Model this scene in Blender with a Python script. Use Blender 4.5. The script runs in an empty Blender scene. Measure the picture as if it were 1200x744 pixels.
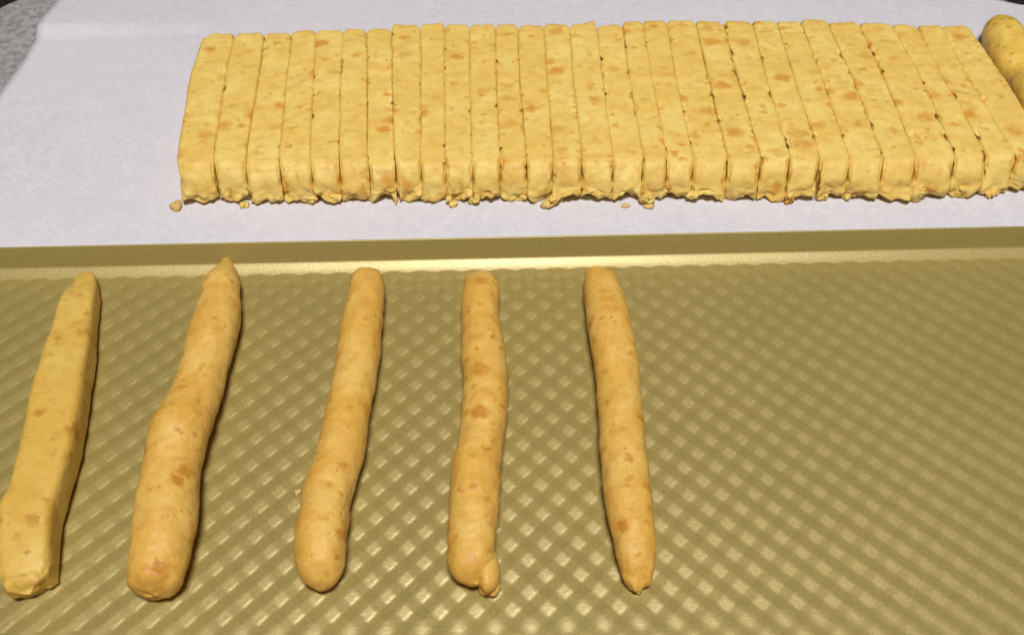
import bpy, bmesh, math, random
import numpy as np
from mathutils import Vector, Matrix, noise

random.seed(7)
SC = bpy.context.scene
COL = SC.collection

# ------------------------------------------------------------------ camera
PITCH = math.radians(48.2)          # looking down at the worktop
FPX = 1120.0                        # focal length in photo pixels (1200 wide)
DIST = 0.28                         # metres from lens to the middle of the tray
CAMP = Vector((0.0, -DIST * math.cos(PITCH), DIST * math.sin(PITCH)))
cd = bpy.data.cameras.new('camera')
cam = bpy.data.objects.new('camera', cd)
COL.objects.link(cam)
cam.location = CAMP
cam.rotation_euler = (math.radians(90) - PITCH, 0, 0)
cd.sensor_width = 36
cd.lens = FPX / 1200 * 36
cd.clip_start = 0.005
cd.clip_end = 50
cd.dof.use_dof = True
cd.dof.focus_distance = 0.285
cd.dof.aperture_fstop = 22
SC.camera = cam

# ------------------------------------------------------------------ world, lamps, exposure
w = bpy.data.worlds.new('World')
SC.world = w
w.use_nodes = True
bg = w.node_tree.nodes['Background']
bg.inputs[0].default_value = (1.0, 0.93, 0.84, 1)
bg.inputs[1].default_value = 0.05

def area(name, loc, target, size, size_y, energy, color):
    l = bpy.data.lights.new(name, 'AREA')
    l.shape = 'RECTANGLE'
    l.size = size
    l.size_y = size_y
    l.energy = energy
    l.color = color
    o = bpy.data.objects.new(name, l)
    COL.objects.link(o)
    o.location = loc
    d = Vector(target) - Vector(loc)
    o.rotation_euler = (math.atan2(d.y, -d.z), 0, 0)      # faces down, tipped towards the slab
    return o

area('ceiling_lamp', (0.03, -0.36, 1.30), (0.03, 0.02, 0), 0.30, 0.20, 19.8, (1.0, 0.965, 0.925))

SC.view_settings.view_transform = 'Standard'
SC.view_settings.look = 'None'
SC.view_settings.exposure = 0
SC.view_settings.gamma = 1
SC.cycles.use_denoising = True
SC.cycles.max_bounces = 8
SC.render.filter_size = 1.6

# ------------------------------------------------------------------ helpers
RIGHT = Vector((1, 0, 0))
FWD = Vector((0, math.cos(PITCH), -math.sin(PITCH)))
UP = Vector((0, math.sin(PITCH), math.cos(PITCH)))

def at(px, py, z=0.0):
    """the point at height z seen at a pixel of the 1200 x 744 photograph"""
    d = FWD * FPX + RIGHT * (px - 600) - UP * (py - 372)
    t = (z - CAMP.z) / d.z
    return CAMP + d * t

def pix(p):
    q = Vector(p) - CAMP
    k = FPX / q.dot(FWD)
    return 600 + q.dot(RIGHT) * k, 372 - q.dot(UP) * k

def tag(o, label=None, cat=None, group=None, kind=None):
    if label: o['label'] = label
    if cat: o['category'] = cat
    if group: o['group'] = group
    if kind: o['kind'] = kind
    return o

def link_mesh(name, verts, faces, mat, parent=None, loc=None, smooth=True):
    """one mesh object; verts are world points, stored relative to loc"""
    v = np.asarray(verts, dtype=np.float64)
    if loc is not None:
        v = v - np.array(loc)
    me = bpy.data.meshes.new(name)
    me.from_pydata(v.tolist(), [], faces)
    if smooth:
        me.polygons.foreach_set('use_smooth', [True] * len(me.polygons))
    me.materials.append(mat)
    me.update()
    o = bpy.data.objects.new(name, me)
    COL.objects.link(o)
    if parent is not None:
        o.parent = parent
        # parents here are never rotated or scaled, so only the offset counts
        o.location = Vector(loc) - parent.location if loc is not None else -parent.location
    elif loc is not None:
        o.location = loc
    return o

def fbm(p, f, off=0.0):
    return noise.noise(Vector((p[0] * f + off, p[1] * f - off * 1.7, p[2] * f + off * 0.6)))

# ------------------------------------------------------------------ materials
class NT:
    def __init__(self, name):
        self.m = bpy.data.materials.new(name)
        self.m.use_nodes = True
        self.t = self.m.node_tree
        self.b = self.t.nodes['Principled BSDF']
    def n(self, typ, **kw):
        nd = self.t.nodes.new(typ)
        for k, v in kw.items():
            if k.startswith('i_'):
                key = k[2:]
                key = int(key) if key.isdigit() else key.replace('_', ' ')
                nd.inputs[key].default_value = v
            else:
                setattr(nd, k, v)
        return nd
    def l(self, a, b):
        self.t.links.new(a, b)
    def math(self, op, a, b=None, c=None, clamp=False):
        nd = self.t.nodes.new('ShaderNodeMath')
        nd.operation = op
        nd.use_clamp = clamp
        for i, x in enumerate((a, b, c)):
            if x is None: continue
            if isinstance(x, (int, float)): nd.inputs[i].default_value = x
            else: self.l(x, nd.inputs[i])
        return nd.outputs[0]
    def rng(self, x, a, b, c=0.0, d=1.0, smooth=True):
        nd = self.t.nodes.new('ShaderNodeMapRange')
        nd.interpolation_type = 'SMOOTHSTEP' if smooth else 'LINEAR'
        self.l(x, nd.inputs[0])
        for i, v in enumerate((a, b, c, d)):
            if isinstance(v, (int, float)): nd.inputs[i + 1].default_value = v
            else: self.l(v, nd.inputs[i + 1])
        return nd.outputs[0]
    def mix(self, f, a, b, blend='MIX'):
        nd = self.t.nodes.new('ShaderNodeMix')
        nd.data_type = 'RGBA'
        nd.blend_type = blend
        for s, x in ((nd.inputs[0], f), (nd.inputs[6], a), (nd.inputs[7], b)):
            if isinstance(x, (int, float)): s.default_value = x
            elif isinstance(x, tuple): s.default_value = (*x, 1)
            else: self.l(x, s)
        return nd.outputs[2]
    def coords(self, rand=True):
        tc = self.n('ShaderNodeTexCoord')
        if not rand: return tc.outputs['Object']
        oi = self.n('ShaderNodeObjectInfo')
        v = self.n('ShaderNodeVectorMath', operation='ADD')
        sc = self.n('ShaderNodeVectorMath', operation='SCALE')
        comb = self.n('ShaderNodeCombineXYZ')
        self.l(oi.outputs['Random'], comb.inputs[0])
        self.l(self.math('MULTIPLY', oi.outputs['Random'], 3.7), comb.inputs[1])
        self.l(self.math('MULTIPLY', oi.outputs['Random'], -2.3), comb.inputs[2])
        self.l(comb.outputs[0], sc.inputs[0])
        sc.inputs['Scale'].default_value = 1.7
        self.l(tc.outputs['Object'], v.inputs[0])
        self.l(sc.outputs[0], v.inputs[1])
        return v.outputs[0]
    def noise(self, vec, scale, detail=2.0, rough=0.5, dist=0.0):
        nd = self.n('ShaderNodeTexNoise')
        self.l(vec, nd.inputs['Vector'])
        nd.inputs['Scale'].default_value = scale
        nd.inputs['Detail'].default_value = detail
        nd.inputs['Roughness'].default_value = rough
        nd.inputs['Distortion'].default_value = dist
        return nd.outputs[0], nd.outputs[1]
    def warp(self, vec, scale, amt):
        _, c = self.noise(vec, scale, 2.0)
        sub = self.n('ShaderNodeVectorMath', operation='SUBTRACT')
        self.l(c, sub.inputs[0]); sub.inputs[1].default_value = (.5, .5, .5)
        sc = self.n('ShaderNodeVectorMath', operation='SCALE')
        self.l(sub.outputs[0], sc.inputs[0]); sc.inputs['Scale'].default_value = amt
        ad = self.n('ShaderNodeVectorMath', operation='ADD')
        self.l(vec, ad.inputs[0]); self.l(sc.outputs[0], ad.inputs[1])
        return ad.outputs[0]
    def bump(self, h, strength, dist, prev=None):
        b = self.n('ShaderNodeBump')
        b.inputs['Strength'].default_value = strength
        b.inputs['Distance'].default_value = dist
        self.l(h, b.inputs['Height'])
        if prev is not None: self.l(prev, b.inputs['Normal'])
        return b.outputs[0]

def dough(name, pale, mid, tan, fleck, fleck_scale=150.0, keep=0.45, rough=0.56, zs=1.0):
    t = NT(name)
    v = t.coords()
    n1, _ = t.noise(v, 70, 3, 0.55)
    n2, _ = t.noise(v, 260, 3, 0.6)
    n3, _ = t.noise(v, 900, 2, 0.6)
    base = t.mix(t.rng(n1, 0.36, 0.66), mid, pale)
    base = t.mix(t.math('MULTIPLY', t.rng(n2, 0.42, 0.70), 0.6), base, tan)
    base = t.mix(t.math('MULTIPLY', t.rng(n3, 0.50, 0.75), 0.22), base, pale)
    n4, _ = t.noise(v, 2300, 2, 0.7)
    base = t.mix(t.math('MULTIPLY', t.rng(n4, 0.40, 0.70), 0.28), base, tan)
    # flecks of toffee-coloured bits, each cell its own size and strength
    def flecks(scale, keep, lo, hi, col, strength, stretch, seed):
        mp = t.n('ShaderNodeMapping')
        t.l(v, mp.inputs[0])
        mp.inputs['Scale'].default_value = stretch
        mp.inputs['Location'].default_value = (seed, seed * .3, -seed)
        wv = t.warp(mp.outputs[0], 420, 0.0042)
        vo = t.n('ShaderNodeTexVoronoi')
        t.l(wv, vo.inputs['Vector'])
        vo.inputs['Scale'].default_value = scale
        sx = t.n('ShaderNodeSeparateColor')
        t.l(vo.outputs['Color'], sx.inputs[0])
        size = t.rng(sx.outputs[0], keep, 1.0, 0.12, hi, False)
        edge = t.rng(vo.outputs['Distance'], t.math('MULTIPLY', size, lo), size, 1.0, 0.0)
        has = t.math('GREATER_THAN', sx.outputs[0], keep)
        return t.math('MULTIPLY', t.math('MULTIPLY', edge, has), t.rng(sx.outputs[1], 0, 1, strength * 0.45, strength, False))
    f1 = flecks(fleck_scale, keep, 0.30, 0.58, fleck, 0.90, (1.0, 1.25, zs), 0.0)
    f2 = flecks(fleck_scale * 2.1, 0.45, 0.38, 0.52, fleck, 0.75, (1.0, 1.2, zs), 4.0)
    base = t.mix(f1, base, fleck)
    base = t.mix(f2, base, fleck)
    # fine crumb pits
    vp = t.n('ShaderNodeTexVoronoi')
    t.l(t.warp(v, 700, 0.002), vp.inputs['Vector'])
    vp.inputs['Scale'].default_value = 520
    sp = t.n('ShaderNodeSeparateColor')
    t.l(vp.outputs['Color'], sp.inputs[0])
    pit = t.math('MULTIPLY', t.rng(vp.outputs['Distance'], 0.10, 0.30, 1, 0), t.math('GREATER_THAN', sp.outputs[0], 0.94))
    base = t.mix(t.math('MULTIPLY', pit, 0.25), base, fleck)
    t.l(base, t.b.inputs['Base Color'])
    t.b.inputs['Roughness'].default_value = rough
    t.b.inputs['Specular IOR Level'].default_value = 0.45
    t.b.inputs['Subsurface Weight'].default_value = 0.15
    t.b.inputs['Subsurface Radius'].default_value = (1.0, 0.55, 0.2)
    t.b.inputs['Subsurface Scale'].default_value = 0.0022
    hgt = t.math('ADD', t.math('MULTIPLY', n2, 0.8), t.math('ADD', t.math('MULTIPLY', n3, 0.45), t.math('MULTIPLY', n4, 0.22)))
    hgt = t.math('SUBTRACT', hgt, t.math('MULTIPLY', pit, 0.7))
    hgt = t.math('ADD', hgt, t.math('MULTIPLY', f2, 0.25))
    t.l(t.bump(hgt, 0.5, 0.0006), t.b.inputs['Normal'])
    return t.m

M_STRIP = dough('cut_dough', (0.85, 0.645, 0.190), (0.80, 0.555, 0.130), (0.745, 0.440, 0.092), (0.63, 0.280, 0.025), 118, 0.38, zs=0.35)
M_STICK = dough('rolled_dough', (0.765, 0.510, 0.132), (0.705, 0.415, 0.076), (0.625, 0.315, 0.045), (0.50, 0.190, 0.013), 150, 0.40, 0.50)
M_STICK_Y = dough('yellow_rolled_dough', (0.72, 0.500, 0.120), (0.67, 0.425, 0.075), (0.60, 0.345, 0.052), (0.45, 0.20, 0.02), 140, 0.60, 0.52)
M_ROLL = dough('smooth_yellow_dough', (0.84, 0.605, 0.135), (0.79, 0.515, 0.085), (0.70, 0.40, 0.055), (0.42, 0.20, 0.02), 140, 0.75, 0.48)
M_CRUMB = dough('crumb_dough', (0.72, 0.55, 0.22), (0.68, 0.47, 0.15), (0.60, 0.37, 0.10), (0.50, 0.25, 0.04), 260, 0.75)

def gold():
    t = NT('gold_nonstick_metal')
    v = t.coords(False)
    n1, _ = t.noise(v, 2600, 2, 0.6)
    n2, _ = t.noise(v, 26, 3, 0.5)
    n3, _ = t.noise(v, 900, 2, 0.6)
    c = t.mix(t.rng(n1, 0.3, 0.7), (0.335, 0.258, 0.068), (0.44, 0.345, 0.112))
    c = t.mix(t.math('MULTIPLY', t.rng(n2, 0.35, 0.65), 0.2), c, (0.41, 0.31, 0.08))
    t.l(c, t.b.inputs['Base Color'])
    t.b.inputs['Metallic'].default_value = 0.30
    t.b.inputs['Specular IOR Level'].default_value = 1.0
    t.l(t.rng(n2, 0.3, 0.7, 0.41, 0.47), t.b.inputs['Roughness'])
    b = t.bump(n1, 0.30, 0.00012)
    t.l(t.bump(n3, 0.16, 0.00025, b), t.b.inputs['Normal'])
    return t.m
M_GOLD = gold()

def paper():
    t = NT('white_parchment')
    v = t.coords(False)
    n1, _ = t.noise(v, 120, 4, 0.6)
    n2, _ = t.noise(v, 620, 3, 0.65)
    n3, _ = t.noise(v, 14, 2, 0.5)
    c = t.mix(t.rng(n2, 0.3, 0.7), (0.595, 0.583, 0.640), (0.695, 0.675, 0.728))
    c = t.mix(t.math('MULTIPLY', t.rng(n1, 0.35, 0.7), 0.5), c, (0.595, 0.58, 0.64))
    c = t.mix(t.math('MULTIPLY', t.rng(n3, 0.4, 0.65), 0.3), c, (0.70, 0.66, 0.685))
    t.l(c, t.b.inputs['Base Color'])
    t.b.inputs['Roughness'].default_value = 0.62
    t.b.inputs['Specular IOR Level'].default_value = 0.25
    t.l(t.bump(n2, 0.25, 0.0002, t.bump(n1, 0.25, 0.0008)), t.b.inputs['Normal'])
    return t.m
M_PAPER = paper()

def board():
    t = NT('mottled_grey_laminate')
    v = t.coords(False)
    n1, _ = t.noise(v, 330, 4, 0.65)
    n2, _ = t.noise(v, 900, 3, 0.6)
    c = t.mix(t.rng(n1, 0.35, 0.65), (0.235, 0.225, 0.23), (0.40, 0.385, 0.39))
    c = t.mix(t.math('MULTIPLY', t.rng(n2, 0.5, 0.7), 0.5), c, (0.46, 0.44, 0.45))
    t.l(c, t.b.inputs['Base Color'])
    t.b.inputs['Roughness'].default_value = 0.5
    t.l(t.bump(n2, 0.2, 0.0002), t.b.inputs['Normal'])
    return t.m
M_BOARD = board()

def counter():
    t = NT('dark_counter')
    v = t.coords(False)
    n1, _ = t.noise(v, 300, 3, 0.6)
    c = t.mix(t.rng(n1, 0.35, 0.65), (0.010, 0.006, 0.006), (0.024, 0.014, 0.012))
    t.l(c, t.b.inputs['Base Color'])
    t.b.inputs['Roughness'].default_value = 0.45
    return t.m
M_COUNTER = counter()

# ------------------------------------------------------------------ worktop
ZC = -0.0035        # top of the counter; the tray stands on it
g = np.array([(-1.2, -0.7, ZC), (1.2, -0.7, ZC), (1.2, 1.1, ZC), (-1.2, 1.1, ZC)])
tag(link_mesh('countertop', g, [(0, 1, 2, 3)], M_COUNTER, smooth=False), kind='structure')

# ------------------------------------------------------------------ gold tray
A0, A1 = at(0, 327.5), at(1200, 302.0)
TDIR = (A1 - A0).normalized()
TANG = math.atan2(TDIR.y, TDIR.x)
TORG = at(600, 314.8)
tray = bpy.data.objects.new('baking_tray', None)
COL.objects.link(tray)
tray.location = (TORG.x, TORG.y, ZC)
tray.rotation_euler = (0, 0, TANG)
tag(tray, 'gold metal baking tray with diamond-embossed floor, in front of the white parchment', 'baking tray')

def tray_part(name, verts, faces):
    me = bpy.data.meshes.new(name)
    v = np.asarray(verts, dtype=np.float64).copy()
    v[:, 2] -= ZC
    me.from_pydata(v.tolist(), [], faces)
    me.polygons.foreach_set('use_smooth', [True] * len(me.polygons))
    me.materials.append(M_GOLD)
    o = bpy.data.objects.new(name, me)
    COL.objects.link(o)
    o.parent = tray
    return o

LX = 0.00825                      # spacing of the diamonds along a row (set from the photograph)
PER = LX / math.sqrt(2)
SLOPE = 0.104
X0, X1, Y0, Y1 = -0.205, 0.205, -0.112, 0.0016          # the part in view, finely meshed
XA, XB, YA = -0.275, 0.275, -0.165                        # the whole floor
PH = at(827.3, 328.9)             # the middle of one bright facet
c_, s_ = math.cos(-TANG), math.sin(-TANG)
dx_, dy_ = PH.x - TORG.x, PH.y - TORG.y
phx, phy = dx_ * c_ - dy_ * s_, dx_ * s_ + dy_ * c_
TT = np.linspace(0, 1, 4001)
SL = np.clip(2.6 * np.sin(2 * np.pi * TT), -1, 1)      # facets with narrow rounded ridges between them
def table(slope):
    w_ = np.r_[0, np.cumsum((slope[1:] + slope[:-1]) / 2) / 4000]
    w_ -= w_[-1] * TT
    return w_ - w_.mean()
TW = table(SL)
SPK = np.exp(-((TT - 0.07) / 0.042) ** 2) * 1.9          # the small pressed step along one edge of each facet
TS = table(SPK)
def tri(t, tab=None):
    return np.interp(t - np.floor(t), TT, TW if tab is None else tab)
amp = SLOPE * PER
def relief(GX, GY):
    U = ((GX - phx) + (GY - phy)) / math.sqrt(2) / PER + 0.25
    V = (-(GX - phx) + (GY - phy)) / math.sqrt(2) / PER + 0.25
    calm = 0.4 + 0.6 * np.clip(-GY / 0.003, 0, 1)        # the pattern flattens towards the bend
    on = 0.25 + 0.75 * np.clip(0.5 + 0.9 * np.sin(2 * np.pi * U), 0, 1)
    return amp * (tri(U) + tri(V) + tri(V, TS) * on) * calm - amp * 0.42
def floor_patch(patches):
    FV, FF, n0 = [], [], 0
    for (xa, xb, ya, yb, step) in patches:
        nx = max(1, int(round((xb - xa) / step))); ny = max(1, int(round((yb - ya) / step)))
        GX, GY = np.meshgrid(np.linspace(xa, xb, nx + 1), np.linspace(ya, yb, ny + 1))
        FV.append(np.stack([GX.ravel(), GY.ravel(), relief(GX, GY).ravel()], 1))
        idx = np.arange((nx + 1) * (ny + 1)).reshape(ny + 1, nx + 1) + n0
        FF.append(np.stack([idx[:-1, :-1].ravel(), idx[:-1, 1:].ravel(), idx[1:, 1:].ravel(), idx[1:, :-1].ravel()], 1))
        n0 += (nx + 1) * (ny + 1)
    return np.concatenate(FV), np.concatenate(FF).tolist()
FINE, ROUGH = LX / 28, LX / 10
fv, fq = floor_patch([(X0, X1, Y0, Y1, FINE), (XA, X0, YA, Y1, ROUGH), (X1, XB, YA, Y1, ROUGH), (X0, X1, YA, Y0, ROUGH)])
tray_part('embossed_floor', fv, fq)

ZF = float(-amp * 0.42)
# chamfer that catches the lamp, then the steeper wall, both with tight bends
PHI = math.radians(64)
bends = [(20, 0.0024), (24, 0.0008), (27, 0.0008), (30, 0.0008), (33, 0.0006), (36, 0.0003), (48, 0.0002), (58, 0.0002), (64, 0.0020), (64, 0.0040)]
prof = [(-0.0020, ZF - 0.0020 * math.tan(math.radians(20)))]
for ang, ln in bends:
    a = math.radians(ang)
    prof.append((prof[-1][0] + ln * math.cos(a), prof[-1][1] + ln * math.sin(a)))
ty, tz = prof[-1]
RR = 0.00035      # rolled edge that turns down behind
cy_, cz_ = ty + RR * math.sin(PHI), tz - RR * math.cos(PHI)
for k in range(1, 13):
    a = math.radians(90) + PHI - (math.radians(90) + PHI + math.radians(20)) * k / 12
    a2 = math.pi / 2 + PHI - k / 12 * (math.radians(190))
    prof.append((cy_ + RR * math.cos(a2), cz_ + RR * math.sin(a2)))
TOPZ = max(p[1] for p in prof); BACKY = max(p[0] for p in prof)
# the rim runs right round the floor, with rounded corners
def ring(d):
    pts, na_ = [], 10
    for (cx, cy, a0) in ((XA, 0.0, 90), (XA, YA, 180), (XB, YA, 270), (XB, 0.0, 0)):
        for k in range(na_ + 1):
            a = math.radians(a0 + 90 * k / na_)
            if d > 0: pts.append((cx + d * math.cos(a), cy + d * math.sin(a)))
            else:
                am = math.radians(a0 + 45)
                pts.append((cx + d * math.copysign(1, math.cos(am)), cy + d * math.copysign(1, math.sin(am))))
    return pts
rv, rf = [], []
m = len(prof)
for (py, pz) in prof:
    rp = ring(py)
    for (x, y) in rp: rv.append((x, y, pz))
nr = len(rp)
for j in range(m - 1):
    for i in range(nr):
        rf.append((j * nr + i, (j + 1) * nr + i, (j + 1) * nr + (i + 1) % nr, j * nr + (i + 1) % nr))
rim = tray_part('raised_rim', rv, rf)

# ------------------------------------------------------------------ board and parchment
ZB = 0.0050
ZP = 0.0056
def front_y(x):                   # just behind the tray rim
    o = TORG + TDIR * (x - TORG.x)
    return o.y + BACKY + 0.0012
# board outline: rounded far corners
bl, br = at(-12, 60, ZB), at(1232, 60, ZB)
by = at(600, -6, ZB).y
rad = 0.020
out = [(-0.31 + 0.0, front_y(-0.31)), ]
xl = at(-6, 10, ZB).x; xr = at(1204, 10, ZB).x
out = [(xl, front_y(xl)), (xr, front_y(xr))]
for k in range(13):
    a = math.pi / 2 * k / 12
    out.append((xr - rad + rad * math.cos(a), by - rad + rad * math.sin(a)))
for k in range(13):
    a = math.pi / 2 + math.pi / 2 * k / 12
    out.append((xl + rad + rad * math.cos(a), by - rad + rad * math.sin(a)))
bm = bmesh.new()
bot = [bm.verts.new((x, y, ZC + 0.0002)) for x, y in out]
top = [bm.verts.new((x, y, ZB)) for x, y in out]
bm.faces.new(top); bm.faces.new(list(reversed(bot)))
for i in range(len(out)):
    j = (i + 1) % len(out)
    bm.faces.new((bot[i], bot[j], top[j], top[i]))
bmesh.ops.bevel(bm, geom=[e for e in bm.edges if e.verts[0].co.z > ZB - 1e-5 and e.verts[1].co.z > ZB - 1e-5], offset=0.001, segments=3, affect='EDGES')
me = bpy.data.meshes.new('grey_board'); bm.to_mesh(me); bm.free()
me.materials.append(M_BOARD)
bo = bpy.data.objects.new('grey_board', me); COL.objects.link(bo)
tag(bo, 'mottled grey board with rounded corners, lying under the white parchment', 'board')

# parchment: a grid whose left edge follows the photograph
edge_px = [(0, 110), (30, 68), (42, 47), (52, 28), (70, 0), (92, -36)]
ep = [at(x, y, ZP) for x, y in edge_px]
ep.insert(0, ep[0] + (ep[0] - ep[1]) * 3.0)
def left_x(y):
    for a, b in zip(ep[:-1], ep[1:]):
        if a.y <= y <= b.y:
            return a.x + (b.x - a.x) * (y - a.y) / (b.y - a.y)
    return ep[0].x if y < ep[0].y else ep[-1].x
yb = by - 0.0015
q1, q2 = at(1168, 0, ZP), at(1200, 7, ZP)
NXP, NYP = 150, 90
pv, pf = [], []
ca, cb = at(42, 47, ZP), at(330, 37, ZP)     # crease
for j in range(NYP + 1):
    t = j / NYP
    y0l = front_y(0) + (yb - front_y(0)) * t
    for i in range(NXP + 1):
        s = i / NXP
        y = y0l + (1 - t) * (front_y(-0.2 + 0.4 * s) - front_y(0))
        xl_ = max(left_x(y), xl - 0.012)
        xr_ = 0.226
        if y > q2.y: xr_ = min(xr_, q2.x + (q1.x - q2.x) * (y - q2.y) / (q1.y - q2.y))
        x = xl_ + (xr_ - xl_) * s
        # crease: a low fold whose far side faces the lamp, dying out to the right
        d = (y - (ca.y + (cb.y - ca.y) * (x - ca.x) / (cb.x - ca.x)))
        k = max(0.0, 1 - (x - ca.x) / (cb.x - ca.x)); k = min(k, 1) ** 1.3
        z = ZP
        if d > 0: z += k * 0.0030 * min(1, d / 0.006) * max(0, 1 - max(0, d - 0.006) / 0.03)
        else: z += k * 0.0011 * max(0, 1 + d / 0.012) * (-d / 0.012 if d > -0.012 else 0)
        z += 0.00022 * noise.noise(Vector((x * 35, y * 35, 2))) + 0.0001 * noise.noise(Vector((x * 120, y * 120, 5)))
        pv.append((x, y, max(z, ZB + 0.0002)))
for j in range(NYP):
    for i in range(NXP):
        a = j * (NXP + 1) + i
        pf.append((a, a + 1, a + NXP + 2, a + NXP + 1))
pp = link_mesh('parchment_sheet', pv, pf, M_PAPER)
sm = pp.modifiers.new('thickness', 'SOLIDIFY'); sm.thickness = 0.0001; sm.offset = 1
tag(pp, 'white parchment paper sheet lying flat under the row of cut dough strips', 'parchment paper')

# ------------------------------------------------------------------ cut dough strips
HS = 0.0118
ZT = ZP + HS
# boundaries between strips in the photograph: (x at back edge, y back, x at y=85, x at y=185, x at y=212)
BND = [
 (238.0, 36, 223.0, 206.0, 203.0), (274.6, 36, 264.6, 249.4, 246.9), (309.2, 35, 303.5, 286.9, 283.0), (342.0, 34, 336.5, 326.0, 325.8),
 (370.0, 32, 367.7, 362.5, 362.5), (402.3, 31, 399.0, 397.0, 395.4), (429.5, 31, 430.0, 430.0, 431.6), (459.0, 28, 459.4, 461.7, 463.2),
 (492.7, 25, 493.0, 492.7, 493.0), (521.0, 25, 521.0, 521.7, 522.0), (550.0, 26, 550.4, 553.0, 553.0), (580.8, 26, 581.2, 585.8, 586.0),
 (606.8, 26, 608.5, 617.0, 618.3), (637.5, 27, 641.0, 648.8, 648.4), (668.0, 25, 671.0, 682.5, 683.4), (699.8, 26, 706.0, 719.0, 720.8),
 (729.6, 24, 737.0, 755.0, 754.6), (753.5, 22, 763.3, 782.5, 783.4), (781.0, 19, 791.5, 813.0, 814.8), (815.2, 21, 829.0, 854.0, 856.0),
 (847.8, 23, 863.0, 892.5, 894.0), (881.7, 22, 896.8, 927.0, 929.0), (911.0, 21, 929.5, 962.0, 965.2), (938.7, 20, 962.0, 997.0, 1000.2),
 (969.5, 21, 998.0, 1036.7, 1039.8), (1006.0, 23, 1034.3, 1075.0, 1080.5), (1045.0, 25, 1077.5, 1122.0, 1126.4), (1076.0, 27, 1103.0, 1160.0, 1165.5),
 (1104.0, 27, 1132.0, 1194.0, 1201.0), (1134.0, 25, 1174.0, 1238.0, 1246.0)]
WOB = [random.uniform(-1, 1) for _ in BND]
def bnd_curve(i):
    xb, yb_, x85, x185, xf = BND[i]
    ybk = yb_ + 3
    return [at(xb, ybk, ZT), at(x85, 85, ZT), at(x185, 185, ZT), at(xf, 216, ZT)]
CURV = [bnd_curve(i) for i in range(len(BND))]
def seam_x(i, y, z=0.0):
    c = CURV[i]
    if y >= c[0].y: a, b = c[1], c[0]
    elif y <= c[3].y: a, b = c[3], c[2]
    else:
        for a, b in zip(c[1:], c[:-1]):
            if a.y <= y <= b.y: break
    x = a.x + (b.x - a.x) * (y - a.y) / (b.y - a.y)
    return x + 0.00026 * noise.noise(Vector((i * 7.3, y * 70, 0))) + 0.00009 * noise.noise(Vector((i * 3.1, y * 420, 4)))

FRONT_BASE = [(207, 241), (330, 241), (460, 238.5), (600, 239), (760, 238), (900, 238.5), (1000, 238), (1100, 236.5), (1200, 230), (1250, 228)]
def front_px(x):
    for (a, ya), (b, yb_) in zip(FRONT_BASE[:-1], FRONT_BASE[1:]):
        if a <= x <= b: return ya + (yb_ - ya) * (x - a) / (b - a)
    return FRONT_BASE[-1][1]

def box_grid(n, lo, hi, step):
    """surface grid of a box, shared verts; returns verts and quads"""
    cnt = [max(2, int(round((hi[k] - lo[k]) / step[k]))) for k in range(3)]
    ids, verts, quads = {}, [], []
    def vid(i, j, k):
        key = (i, j, k)
        if key not in ids:
            ids[key] = len(verts)
            verts.append((lo[0] + (hi[0] - lo[0]) * i / cnt[0], lo[1] + (hi[1] - lo[1]) * j / cnt[1], lo[2] + (hi[2] - lo[2]) * k / cnt[2]))
        return ids[key]
    a, b, c = cnt
    for i in range(a):
        for j in range(b):
            quads.append((vid(i, j, c), vid(i + 1, j, c), vid(i + 1, j + 1, c), vid(i, j + 1, c)))
            quads.append((vid(i, j, 0), vid(i, j + 1, 0), vid(i + 1, j + 1, 0), vid(i + 1, j, 0)))
    for j in range(b):
        for k in range(c):
            quads.append((vid(a, j, k), vid(a, j + 1, k), vid(a, j + 1, k + 1), vid(a, j, k + 1)))
            quads.append((vid(0, j, k), vid(0, j, k + 1), vid(0, j + 1, k + 1), vid(0, j + 1, k)))
    for i in range(a):
        for k in range(c):
            quads.append((vid(i, 0, k), vid(i + 1, 0, k), vid(i + 1, 0, k + 1), vid(i, 0, k + 1)))
            quads.append((vid(i, b, k), vid(i, b, k + 1), vid(i + 1, b, k + 1), vid(i + 1, b, k)))
    return verts, quads

ORD = ['first', 'second', 'third', 'fourth', 'fifth', 'sixth', 'seventh', 'eighth', 'ninth', 'tenth', 'eleventh', 'twelfth', 'thirteenth',
       'fourteenth', 'fifteenth', 'sixteenth', 'seventeenth', 'eighteenth', 'nineteenth', 'twentieth']
NS = len(BND) - 1
def strip_label(i):
    special = {0: 'outermost cut dough strip at the left end of the row, crumb at its foot',
               NS - 1: 'last cut dough strip at the right end of the row, touching the rounded dough piece',
               14: 'cut dough strip, fifteenth from the left, torn corner up at its far end'}
    if i in special: return special[i]
    if i < 20: return 'pale yellow cut dough strip on white parchment, %s from the left end of the row' % ORD[i]
    return 'pale yellow cut dough strip on white parchment, %s from the right end of the row' % ORD[NS - 1 - i]

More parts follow.
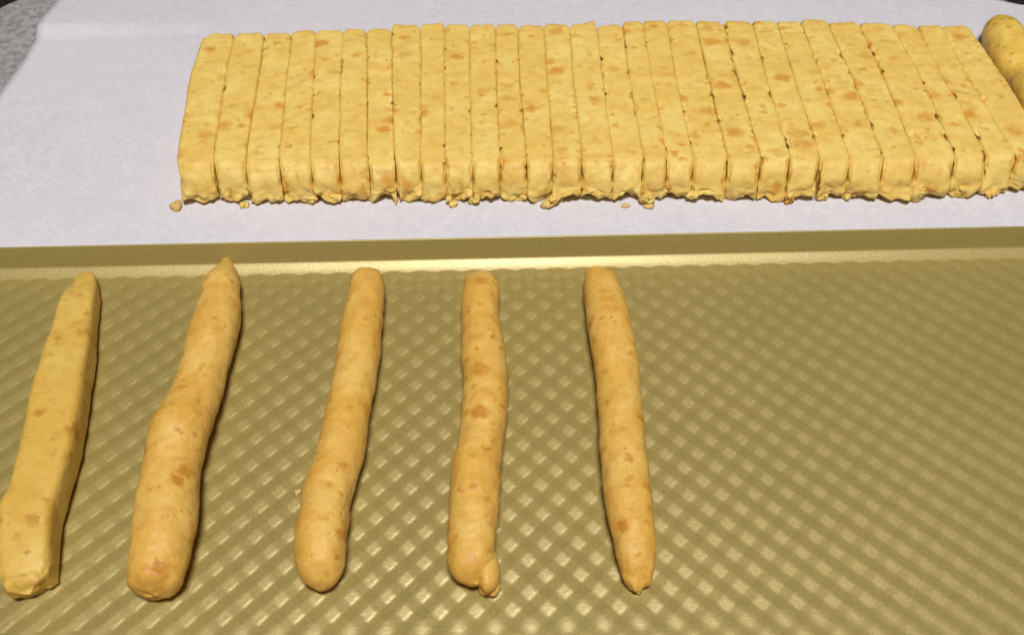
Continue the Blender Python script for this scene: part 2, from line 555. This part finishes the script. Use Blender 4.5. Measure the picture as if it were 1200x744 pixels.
def make_strip(i):
    r_ = random.Random(100 + i)
    xm = (BND[i][0] + BND[i + 1][0]) / 2; xf = (BND[i][4] + BND[i + 1][4]) / 2
    yback = at(xm, (BND[i][1] + BND[i + 1][1]) / 2 + r_.uniform(0, 1.0), ZT - 0.0012).y
    yfront = at(xf, front_px(xf) + r_.uniform(-1.0, 1.0), ZP).y
    L = yback - yfront
    lo, hi = (0, 0, 0), (0.0085, L, HS)
    verts, quads = box_grid(0, lo, hi, (0.00053, 0.00060, 0.00062))
    W = hi[0]
    dz = r_.uniform(-0.00035, 0.00035)
    gl = r_.uniform(-0.00010, 0.00008); gr = r_.uniform(-0.00010, 0.00008)
    off = i * 13.7
    slant = r_.uniform(0.0030, 0.0042)
    arch = max(0.0, r_.uniform(-0.0014, 0.0022))
    corner = (max(0, r_.uniform(-0.5, 1)), max(0, r_.uniform(-0.5, 1)))
    out = []
    for (x, y, z) in verts:
        # rounding, tighter along the cut sides, fuller at the front and back ends
        rs, re = 0.00125 + 0.0006 * max(0.0, noise.noise(Vector((i * 5.5, y * 160, x * 200)))), (0.0066 if z > HS * 0.5 or y > L / 2 else 0.0013)
        if i == 0 and x < W / 2: rs = 0.0022
        r = (rs, re, rs if (y > re * 1.2 and y < L - re * 1.2) else re * 0.8)
        r = [rs, re, 0.0011]
        ey = max(0.0, 1 - min(y, L - y) / 0.006)
        r[2] = 0.0007 + (0.0050 if z > HS * 0.5 else 0.0005) * ey
        q, d = [], []
        for k, (p, h) in enumerate(zip((x, y, z), hi)):
            c = min(max(p, min(r[k], h / 2)), h - min(r[k], h / 2))
            q.append(c); d.append((p - c) / r[k])
        m_ = math.sqrt(d[0] ** 2 + d[1] ** 2 + d[2] ** 2)
        if m_ > 1e-6:
            n = [v / m_ for v in d]
            p = [q[k] + n[k] * r[k] for k in range(3)]
        else:
            n = [0, 0, 1]; p = [x, y, z]
        u = p[0] / W
        wy = yfront + p[1]
        xa = seam_x(i, wy) + gl; xb = seam_x(i + 1, wy) - gr
        if i == 0:
            t_ = max(0, 1 - (L - p[1]) / 0.010)      # clipped far left corner of the first strip
            xa += 0.0032 * t_ * t_
        X = xa + (xb - xa) * u; Y = wy; Z = ZP + p[2] * (HS + dz) / HS
        # broad unevenness and crumb
        n1 = fbm((X, Y, Z), 95, off); n2 = fbm((X, Y, Z), 330, off); n3 = fbm((X, Y, Z), 900, off)
        a1 = 0.00055 * n1 + 0.00026 * n2 + 0.00010 * n3
        side = abs(n[0])
        k_ = 0.35 if side > 0.8 else 1.0
        X += n[0] * a1 * k_; Y += n[1] * a1 * 1.6; Z += n[2] * a1
        # little pits torn out along the cuts
        if side > 0.25 and (p[2] > HS * 0.45 or p[1] < 0.004):
            pn = fbm((X * 0.3 + i * 2, Y, Z * 0.6), 210, off + 5) + 0.5 * fbm((X, Y, Z), 620, off)
            pit = max(0.0, pn - (0.42 if i < 18 else 0.30)) * 0.0038
            X -= n[0] * min(pit, 0.0011); Z -= min(pit, 0.0010) * max(0, n[2]) * 0.8
        # front end: foot ragged and a bit spread, undercut in places
        f = max(0.0, 1 - p[1] / 0.0045)
        if f > 0:
            low = max(0.0, 1 - p[2] / (HS * 0.62))
            rag = fbm((X * 1.0, 0, Z * 0.8), 250, off) + 0.6 * fbm((X, 0, Z), 640, off + 2)
            pass
            Y -= f * low * (0.0024 * rag - 0.0002)
            foot = max(0.0, 1 - p[2] / 0.0055)
            Z += f * foot * 0.0034 * max(0.0, fbm((X, 3, 0), 200, off + 8) + 0.25)
            Z += f * foot * arch * (1 - (2 * u - 1) ** 2)
            cu = abs(2 * u - 1) ** 3
            Y -= f * foot * cu * 0.0017 * corner[0 if u < 0.5 else 1]
            Z -= f * foot * cu * 0.0004 * corner[0 if u < 0.5 else 1]
            Y -= f * 0.0008 * fbm((X, 1, Z), 130, off + 3)
        lean = max(0.0, 1 - p[1] / 0.014)      # the front leans back, as a pressed edge does
        Y += lean * slant * (p[2] / HS) ** 1.4
        b = max(0.0, 1 - (L - p[1]) / 0.004)
        if b > 0:
            Y += b * 0.0010 * fbm((X, 0, Z), 240, off + 4)
            Z += b * 0.0006 * fbm((X, 0, 0), 200, off + 6)
            if i == 14 and u > 0.35:
                k2 = (u - 0.35) / 0.65
                Y += b * 0.0030 * k2; Z += b * 0.0018 * k2 * (n[2] > -0.2)
        out.append((X, Y, max(Z, ZP + 0.00025)))
    xs_ = [v[0] for v in out]
    base = (sum(xs_) / len(xs_), yfront + L / 2, ZP)
    o = link_mesh('dough_strip', out, quads, M_STRIP, loc=base)
    tag(o, strip_label(i), 'dough strip', 'cut dough strips side by side on the parchment')
    return o
STRIPS = [make_strip(i) for i in range(NS)]

# ------------------------------------------------------------------ torn flakes and loose crumbs
def lump(cx, cy, cz, sx, sy, sz, seed, sub=3, rough=0.42):
    bm = bmesh.new()
    bmesh.ops.create_icosphere(bm, subdivisions=sub, radius=1)
    R = Matrix.Rotation(random.Random(seed).uniform(0, 6.28) if rough > 0.2 else 0.0, 3, 'Z')
    vs, fs = [], []
    for v in bm.verts:
        p = v.co.copy()
        k = 1 + rough * noise.noise(p * 1.1 + Vector((seed * 3.1, 0, 0))) + rough * 0.7 * noise.noise(p * 2.6 + Vector((0, seed * 1.7, 0)))
        p = R @ (p * k)
        vs.append((cx + p.x * sx, cy + p.y * sy, cz + p.z * sz))
    for f in bm.faces: fs.append(tuple(v.index for v in f.verts))
    bm.free()
    return vs, fs

def join(parts):
    V, F = [], []
    for vs, fs in parts:
        n = len(V)
        V += vs
        F += [tuple(i + n for i in f) for f in fs]
    return V, F

def flake(px, py, wpx, hpx, seed, strip):
    """torn bits still clinging to the foot of a strip"""
    c = at(px, py, ZP + 0.002)
    sc = 0.00030
    r_ = random.Random(seed)
    ps = []
    for k in range(r_.randint(2, 4)):
        a = wpx * sc / 2
        ps.append(lump(c.x + r_.uniform(-a, a) * 0.7, c.y + r_.uniform(0.0006, 0.0016), ZP + r_.uniform(0.0004, hpx * sc * 1.1),
                       a * r_.uniform(0.55, 1.0), 0.0012 * r_.uniform(.7, 1.2), hpx * sc * r_.uniform(0.35, 0.6), seed * 10 + k, 3, 0.7))
    V, F = join(ps)
    V = [(x, y, max(z, ZP + 0.0002)) for x, y, z in V]
    link_mesh('torn_flake', V, F, M_STRIP, parent=STRIPS[strip], loc=tuple(c), smooth=True)

def strip_at(px):
    for i in range(NS):
        if BND[i][4] <= px <= BND[i + 1][4]: return i
    return NS - 1
for n_, (px, py, wp, hp) in enumerate([(363, 234, 12, 7), (397, 236, 12, 7), (437, 233, 9, 9), (463, 235, 5, 6), (497, 233, 10, 8), (521, 228, 14, 12), (527, 237, 12, 7),
        (556, 236, 11, 7), (588, 226, 8, 10), (613, 232, 10, 8), (645, 238, 12, 9), (654, 231, 9, 9), (748, 226, 12, 10), (758, 236, 12, 9),
        (777, 230, 9, 9), (812, 234, 8, 8), (852, 228, 10, 9), (893, 229, 9, 9), (925, 234, 9, 8), (967, 231, 9, 10), (995, 230, 8, 9), (1040, 228, 10, 9),
        (1077, 232, 17, 11), (1127, 228, 11, 12), (1163, 228, 8, 6), (284, 239, 8, 5)]):
    flake(px, py, wp, hp, 40 + n_, strip_at(px))

def crumb(px, py, sx, sy, sz, seed, z0, label, group=None):
    c = at(px, py, z0)
    vs, fs = lump(c.x, c.y, z0 + sz * 0.75, sx, sy, sz, seed, 3, 0.4)
    vs = [(x, y, max(z, z0 + 0.00015)) for x, y, z in vs]
    o = link_mesh('crumb', vs, fs, M_CRUMB, loc=(c.x, c.y, z0))
    tag(o, label, 'crumb', group or 'loose dough crumbs')
crumb(207, 243, 0.0018, 0.0023, 0.0011, 3, ZP, 'angular dough crumb on parchment at the left end of the cut row')
crumb(733, 242, 0.0013, 0.0010, 0.0004, 5, ZP, 'thin pale flake of dough lying on parchment just in front of the cut row')
crumb(760, 243, 0.0016, 0.0013, 0.0007, 6, ZP, 'pale flat crumb at the foot of the row, right of the thin flake')
crumb(640, 244, 0.0017, 0.0012, 0.0013, 8, ZP, 'lumpy crumb at the foot of the row near its middle')
crumb(349, 577, 0.0008, 0.0009, 0.0004, 9, 0.0, 'small pale crumb on the tray, left of the middle dough stick')

# ------------------------------------------------------------------ rolled dough sticks on the tray
def catmull(pts, t):
    """pts rows (s, L, R); smooth value at s=t"""
    n = len(pts)
    for i in range(n - 1):
        if t <= pts[i + 1][0] or i == n - 2: break
    p0, p1, p2, p3 = pts[max(i - 1, 0)], pts[i], pts[i + 1], pts[min(i + 2, n - 1)]
    h = (t - p1[0]) / (p2[0] - p1[0])
    h = min(max(h, 0), 1)
    r = []
    for k in (1, 2):
        m1 = (p2[k] - p0[k]) / (p2[0] - p0[0]) * (p2[0] - p1[0])
        m2 = (p3[k] - p1[k]) / (p3[0] - p1[0]) * (p2[0] - p1[0])
        r.append((2*h**3 - 3*h**2 + 1)*p1[k] + (h**3 - 2*h**2 + h)*m1 + (-2*h**3 + 3*h**2)*p2[k] + (h**3 - h**2)*m2)
    return r

def make_stick(rows, z0, mat, seed, sq=2.0, cap0=0.005, cap1=0.005, amp=1.0, ragged=(0, 0), flat=0.95, ns=190, na=72, trim0=0.0, trim1=0.0, zr=None):
    """rows: (y, x left, x right) outline of the stick in the photograph, far end first"""
    ctr = []
    y0, y1 = rows[0][0], rows[-1][0]
    for k in range(ns * 2 + 1):
        y = y0 + (y1 - y0) * k / (ns * 2)
        l, r = catmull(rows, y)
        z = z0 + (zr if zr else 0.0062)
        a, b = at(l, y, z), at(r, y, z)
        ctr.append((np.array(((a.x + b.x) / 2, (a.y + b.y) / 2)), (b.x - a.x) / 2))
    P = np.array([c[0] for c in ctr]); Wd = np.array([c[1] for c in ctr])
    seg = np.r_[0, np.cumsum(np.linalg.norm(np.diff(P, axis=0), axis=1))]
    tot = seg[-1]
    # the outline ends at the silhouette of the round end, a little beyond its real end
    s0, s1 = trim0, tot - trim1
    V, F = [], []
    for i in range(ns + 1):
        t = i / ns
        # denser stations at both ends
        e = 0.5 - 0.5 * math.cos(math.pi * t)
        s = s0 + (s1 - s0) * (0.45 * t + 0.55 * e)
        c = np.array([np.interp(s, seg, P[:, 0]), np.interp(s, seg, P[:, 1])])
        ds = 0.002
        c2 = np.array([np.interp(min(s + ds, tot), seg, P[:, 0]), np.interp(min(s + ds, tot), seg, P[:, 1])])
        c1 = np.array([np.interp(max(s - ds, 0), seg, P[:, 0]), np.interp(max(s - ds, 0), seg, P[:, 1])])
        tg = (c2 - c1) / np.linalg.norm(c2 - c1)
        nm = np.array([-tg[1], tg[0]])
        if nm[0] < 0: nm = -nm
        hw = np.interp(s, seg, Wd) * abs(nm[0])     # the outline is read across, the half width square to the axis
        da, db = s - s0, s1 - s
        sc = 1.0
        if da < cap0: sc = min(sc, math.sqrt(max(0.0, 1 - (1 - da / cap0) ** 2)))
        if db < cap1: sc = min(sc, math.sqrt(max(0.0, 1 - (1 - db / cap1) ** 2)))
        for j in range(na):
            a = 2 * math.pi * j / na
            ca_, sa_ = math.cos(a), math.sin(a)
            ex = 2 / sq
            u = math.copysign(abs(ca_) ** ex, ca_); v = math.copysign(abs(sa_) ** ex, sa_)
            hz = hw * flat
            X = c[0] + nm[0] * hw * u * sc; Y = c[1] + nm[1] * hw * u * sc
            Z = z0 + hz + hz * v * sc
            pt = (X, Y, Z)
            n1 = fbm(pt, 75, seed * 5.1); n2 = fbm(pt, 210, seed * 2.3); n3 = fbm(pt, 640, seed)
            dd = amp * (0.00046 * n1 + 0.00038 * n2 + 0.00013 * n3) * min(1, sc * 1.5 + 0.1)
            for (dist, rg) in ((da, ragged[0]), (db, ragged[1])):
                if rg and dist < 0.006:
                    dd += rg * (1 - dist / 0.006) * (fbm(pt, 330, seed + 3) + 0.6 * fbm(pt, 800, seed + 9)) * 0.0016
            X += nm[0] * u * dd; Y += nm[1] * u * dd; Z += v * dd
            if da < 0.006 or db < 0.006:
                rg = ragged[0] if da < db else ragged[1]
                sh = (0.0003 + 0.0013 * rg) * fbm((X, 0, Z), 420, seed + 1) * max(0, 1 - min(da, db) / 0.006)
                X += tg[0] * sh; Y += tg[1] * sh
            V.append((X, Y, max(Z, z0 + 0.00004)))
    for i in range(ns):
        for j in range(na):
            F.append((i * na + j, i * na + (j + 1) % na, (i + 1) * na + (j + 1) % na, (i + 1) * na + j))
    F.append(tuple(range(na))); F.append(tuple(reversed(range(ns * na, (ns + 1) * na))))
    c = V[(ns // 2) * na:(ns // 2 + 1) * na]
    loc = (sum(p[0] for p in c) / na, sum(p[1] for p in c) / na, z0)
    return V, F, loc

S1 = [(301, 85, 103), (324, 79, 108), (343, 69.5, 108.5), (370, 61.5, 106.5), (410, 51, 104), (450, 39.5, 98.5), (493, 30.5, 92), (533, 22, 84), (570, 11, 73), (600, -1, 64), (650, -4, 59), (678, 0, 53), (695, 9, 45)]
S2 = [(289, 253, 268), (310, 247.5, 275), (327, 237.5, 279), (350, 232.5, 280.5), (375, 225.5, 281), (400, 219.5, 276.5), (427, 212.5, 267), (467, 198, 258), (501, 178, 249), (544, 168, 235.5), (586, 161, 233), (629, 155.5, 227), (675, 149, 214.5), (695, 150, 206), (705, 158, 190)]
S3 = [(311, 413, 443), (320, 409.5, 447), (336, 406.5, 449.5), (386, 398.5, 448), (430, 392, 442.5), (480, 381, 435), (525, 370, 427), (573, 356, 414), (617, 347, 408.5), (654, 345.5, 404.5), (680, 354, 400), (694, 366, 390)]
S4 = [(312, 552, 575), (322, 546, 580), (339, 542.5, 584.5), (375, 541, 585.5), (414, 540, 592.5), (460, 542, 595.5), (508, 537.5, 591), (550, 529, 587.5), (604, 526, 582.5), (640, 524.5, 579.5), (665, 527, 581), (680, 535, 582), (689, 543, 579)]
S5 = [(308, 692, 715), (316, 686, 719), (330, 684, 725.5), (375, 688.5, 739), (425, 695, 748), (467, 700, 752.5), (530, 703, 758), (586, 709, 764.5), (629, 718, 770), (658, 727, 768.5), (676, 737, 762), (691, 748, 757)]

def place(rows, mat, seed, label, **kw):
    V, F, loc = make_stick(rows, 0.0, mat, seed, **kw)
    o = link_mesh('dough_stick', V, F, mat, loc=loc)
    tag(o, label, 'dough stick', 'rolled dough sticks on the gold tray')
    return o
place(S1, M_STICK_Y, 11, 'yellower dough stick with flat faces and a cut square foot, cropped by the picture\'s edge', zr=0.0080, sq=4.6, cap0=0.0035, cap1=0.0022, amp=0.6, flat=0.82, ragged=(0.0, 0.7), trim0=0.001, trim1=0.0025)
place(S2, M_STICK, 29, 'thickest dough stick, lumpy, its pointed tip reaching up onto the tray\'s rim', sq=2.05, cap0=0.0075, cap1=0.003, amp=1.0, ragged=(0.2, 0.25), flat=0.9, trim0=0.0, trim1=0.002)
place(S3, M_STICK, 37, 'middle dough stick with a smooth round foot and a pale crumb beside it', sq=2.0, cap0=0.0035, cap1=0.0045, amp=0.9, ragged=(0.4, 0.0), trim0=0.001, trim1=0.002)
s4 = place(S4, M_STICK, 41, 'wavy dough stick ending in a small torn nub at its foot', sq=2.0, cap0=0.004, cap1=0.006, amp=1.0, ragged=(0.5, 0.15), trim0=0.001, trim1=0.002)
place(S5, M_STICK, 59, 'slim dough stick tapering to a ragged point, with bare tray to its right', sq=2.0, cap0=0.004, cap1=0.004, amp=0.9, ragged=(0.7, 0.7), trim0=0.001, trim1=0.001)
# the torn nub of the fourth stick
NB = at(575, 684, 0.002)
def nub(px, py, z, sx, sy, sz, seed):
    p = at(px, py, z)
    return lump(p.x, p.y, z, sx, sy, sz, seed, 3, 0.12)
ps = [nub(572, 668, 0.0040, 0.0027, 0.0058, 0.0038, 71), nub(569, 687, 0.0013, 0.0017, 0.0022, 0.0013, 72), nub(578, 687, 0.0016, 0.0016, 0.0024, 0.0016, 73)]
V, F = join(ps)
V = [(x, y, max(z, 0.0001)) for x, y, z in V]
link_mesh('torn_nub', V, F, M_STICK, parent=s4, loc=tuple(NB))

# rounded dough piece at the right edge of the parchment
SR = [(13, 1174, 1186), (17, 1168, 1192), (24, 1161, 1197), (32, 1155.5, 1200), (42, 1152, 1202), (52, 1154, 1204), (64, 1160.5, 1208), (75, 1168, 1213), (87, 1180, 1221), (97, 1183, 1234), (113, 1190.5, 1246), (130, 1204, 1258), (155, 1225, 1278), (180, 1246, 1298)]
V, F, loc = make_stick(SR, ZP, M_ROLL, 83, sq=2.1, cap0=0.006, cap1=0.006, amp=1.3, flat=0.86, ns=120, na=64, trim0=0.003, zr=0.007)
o = link_mesh('dough_roll', V, F, M_ROLL, loc=loc)
tag(o, 'rounded smooth lump of dough on parchment, right of the whole row of cut strips', 'dough roll')
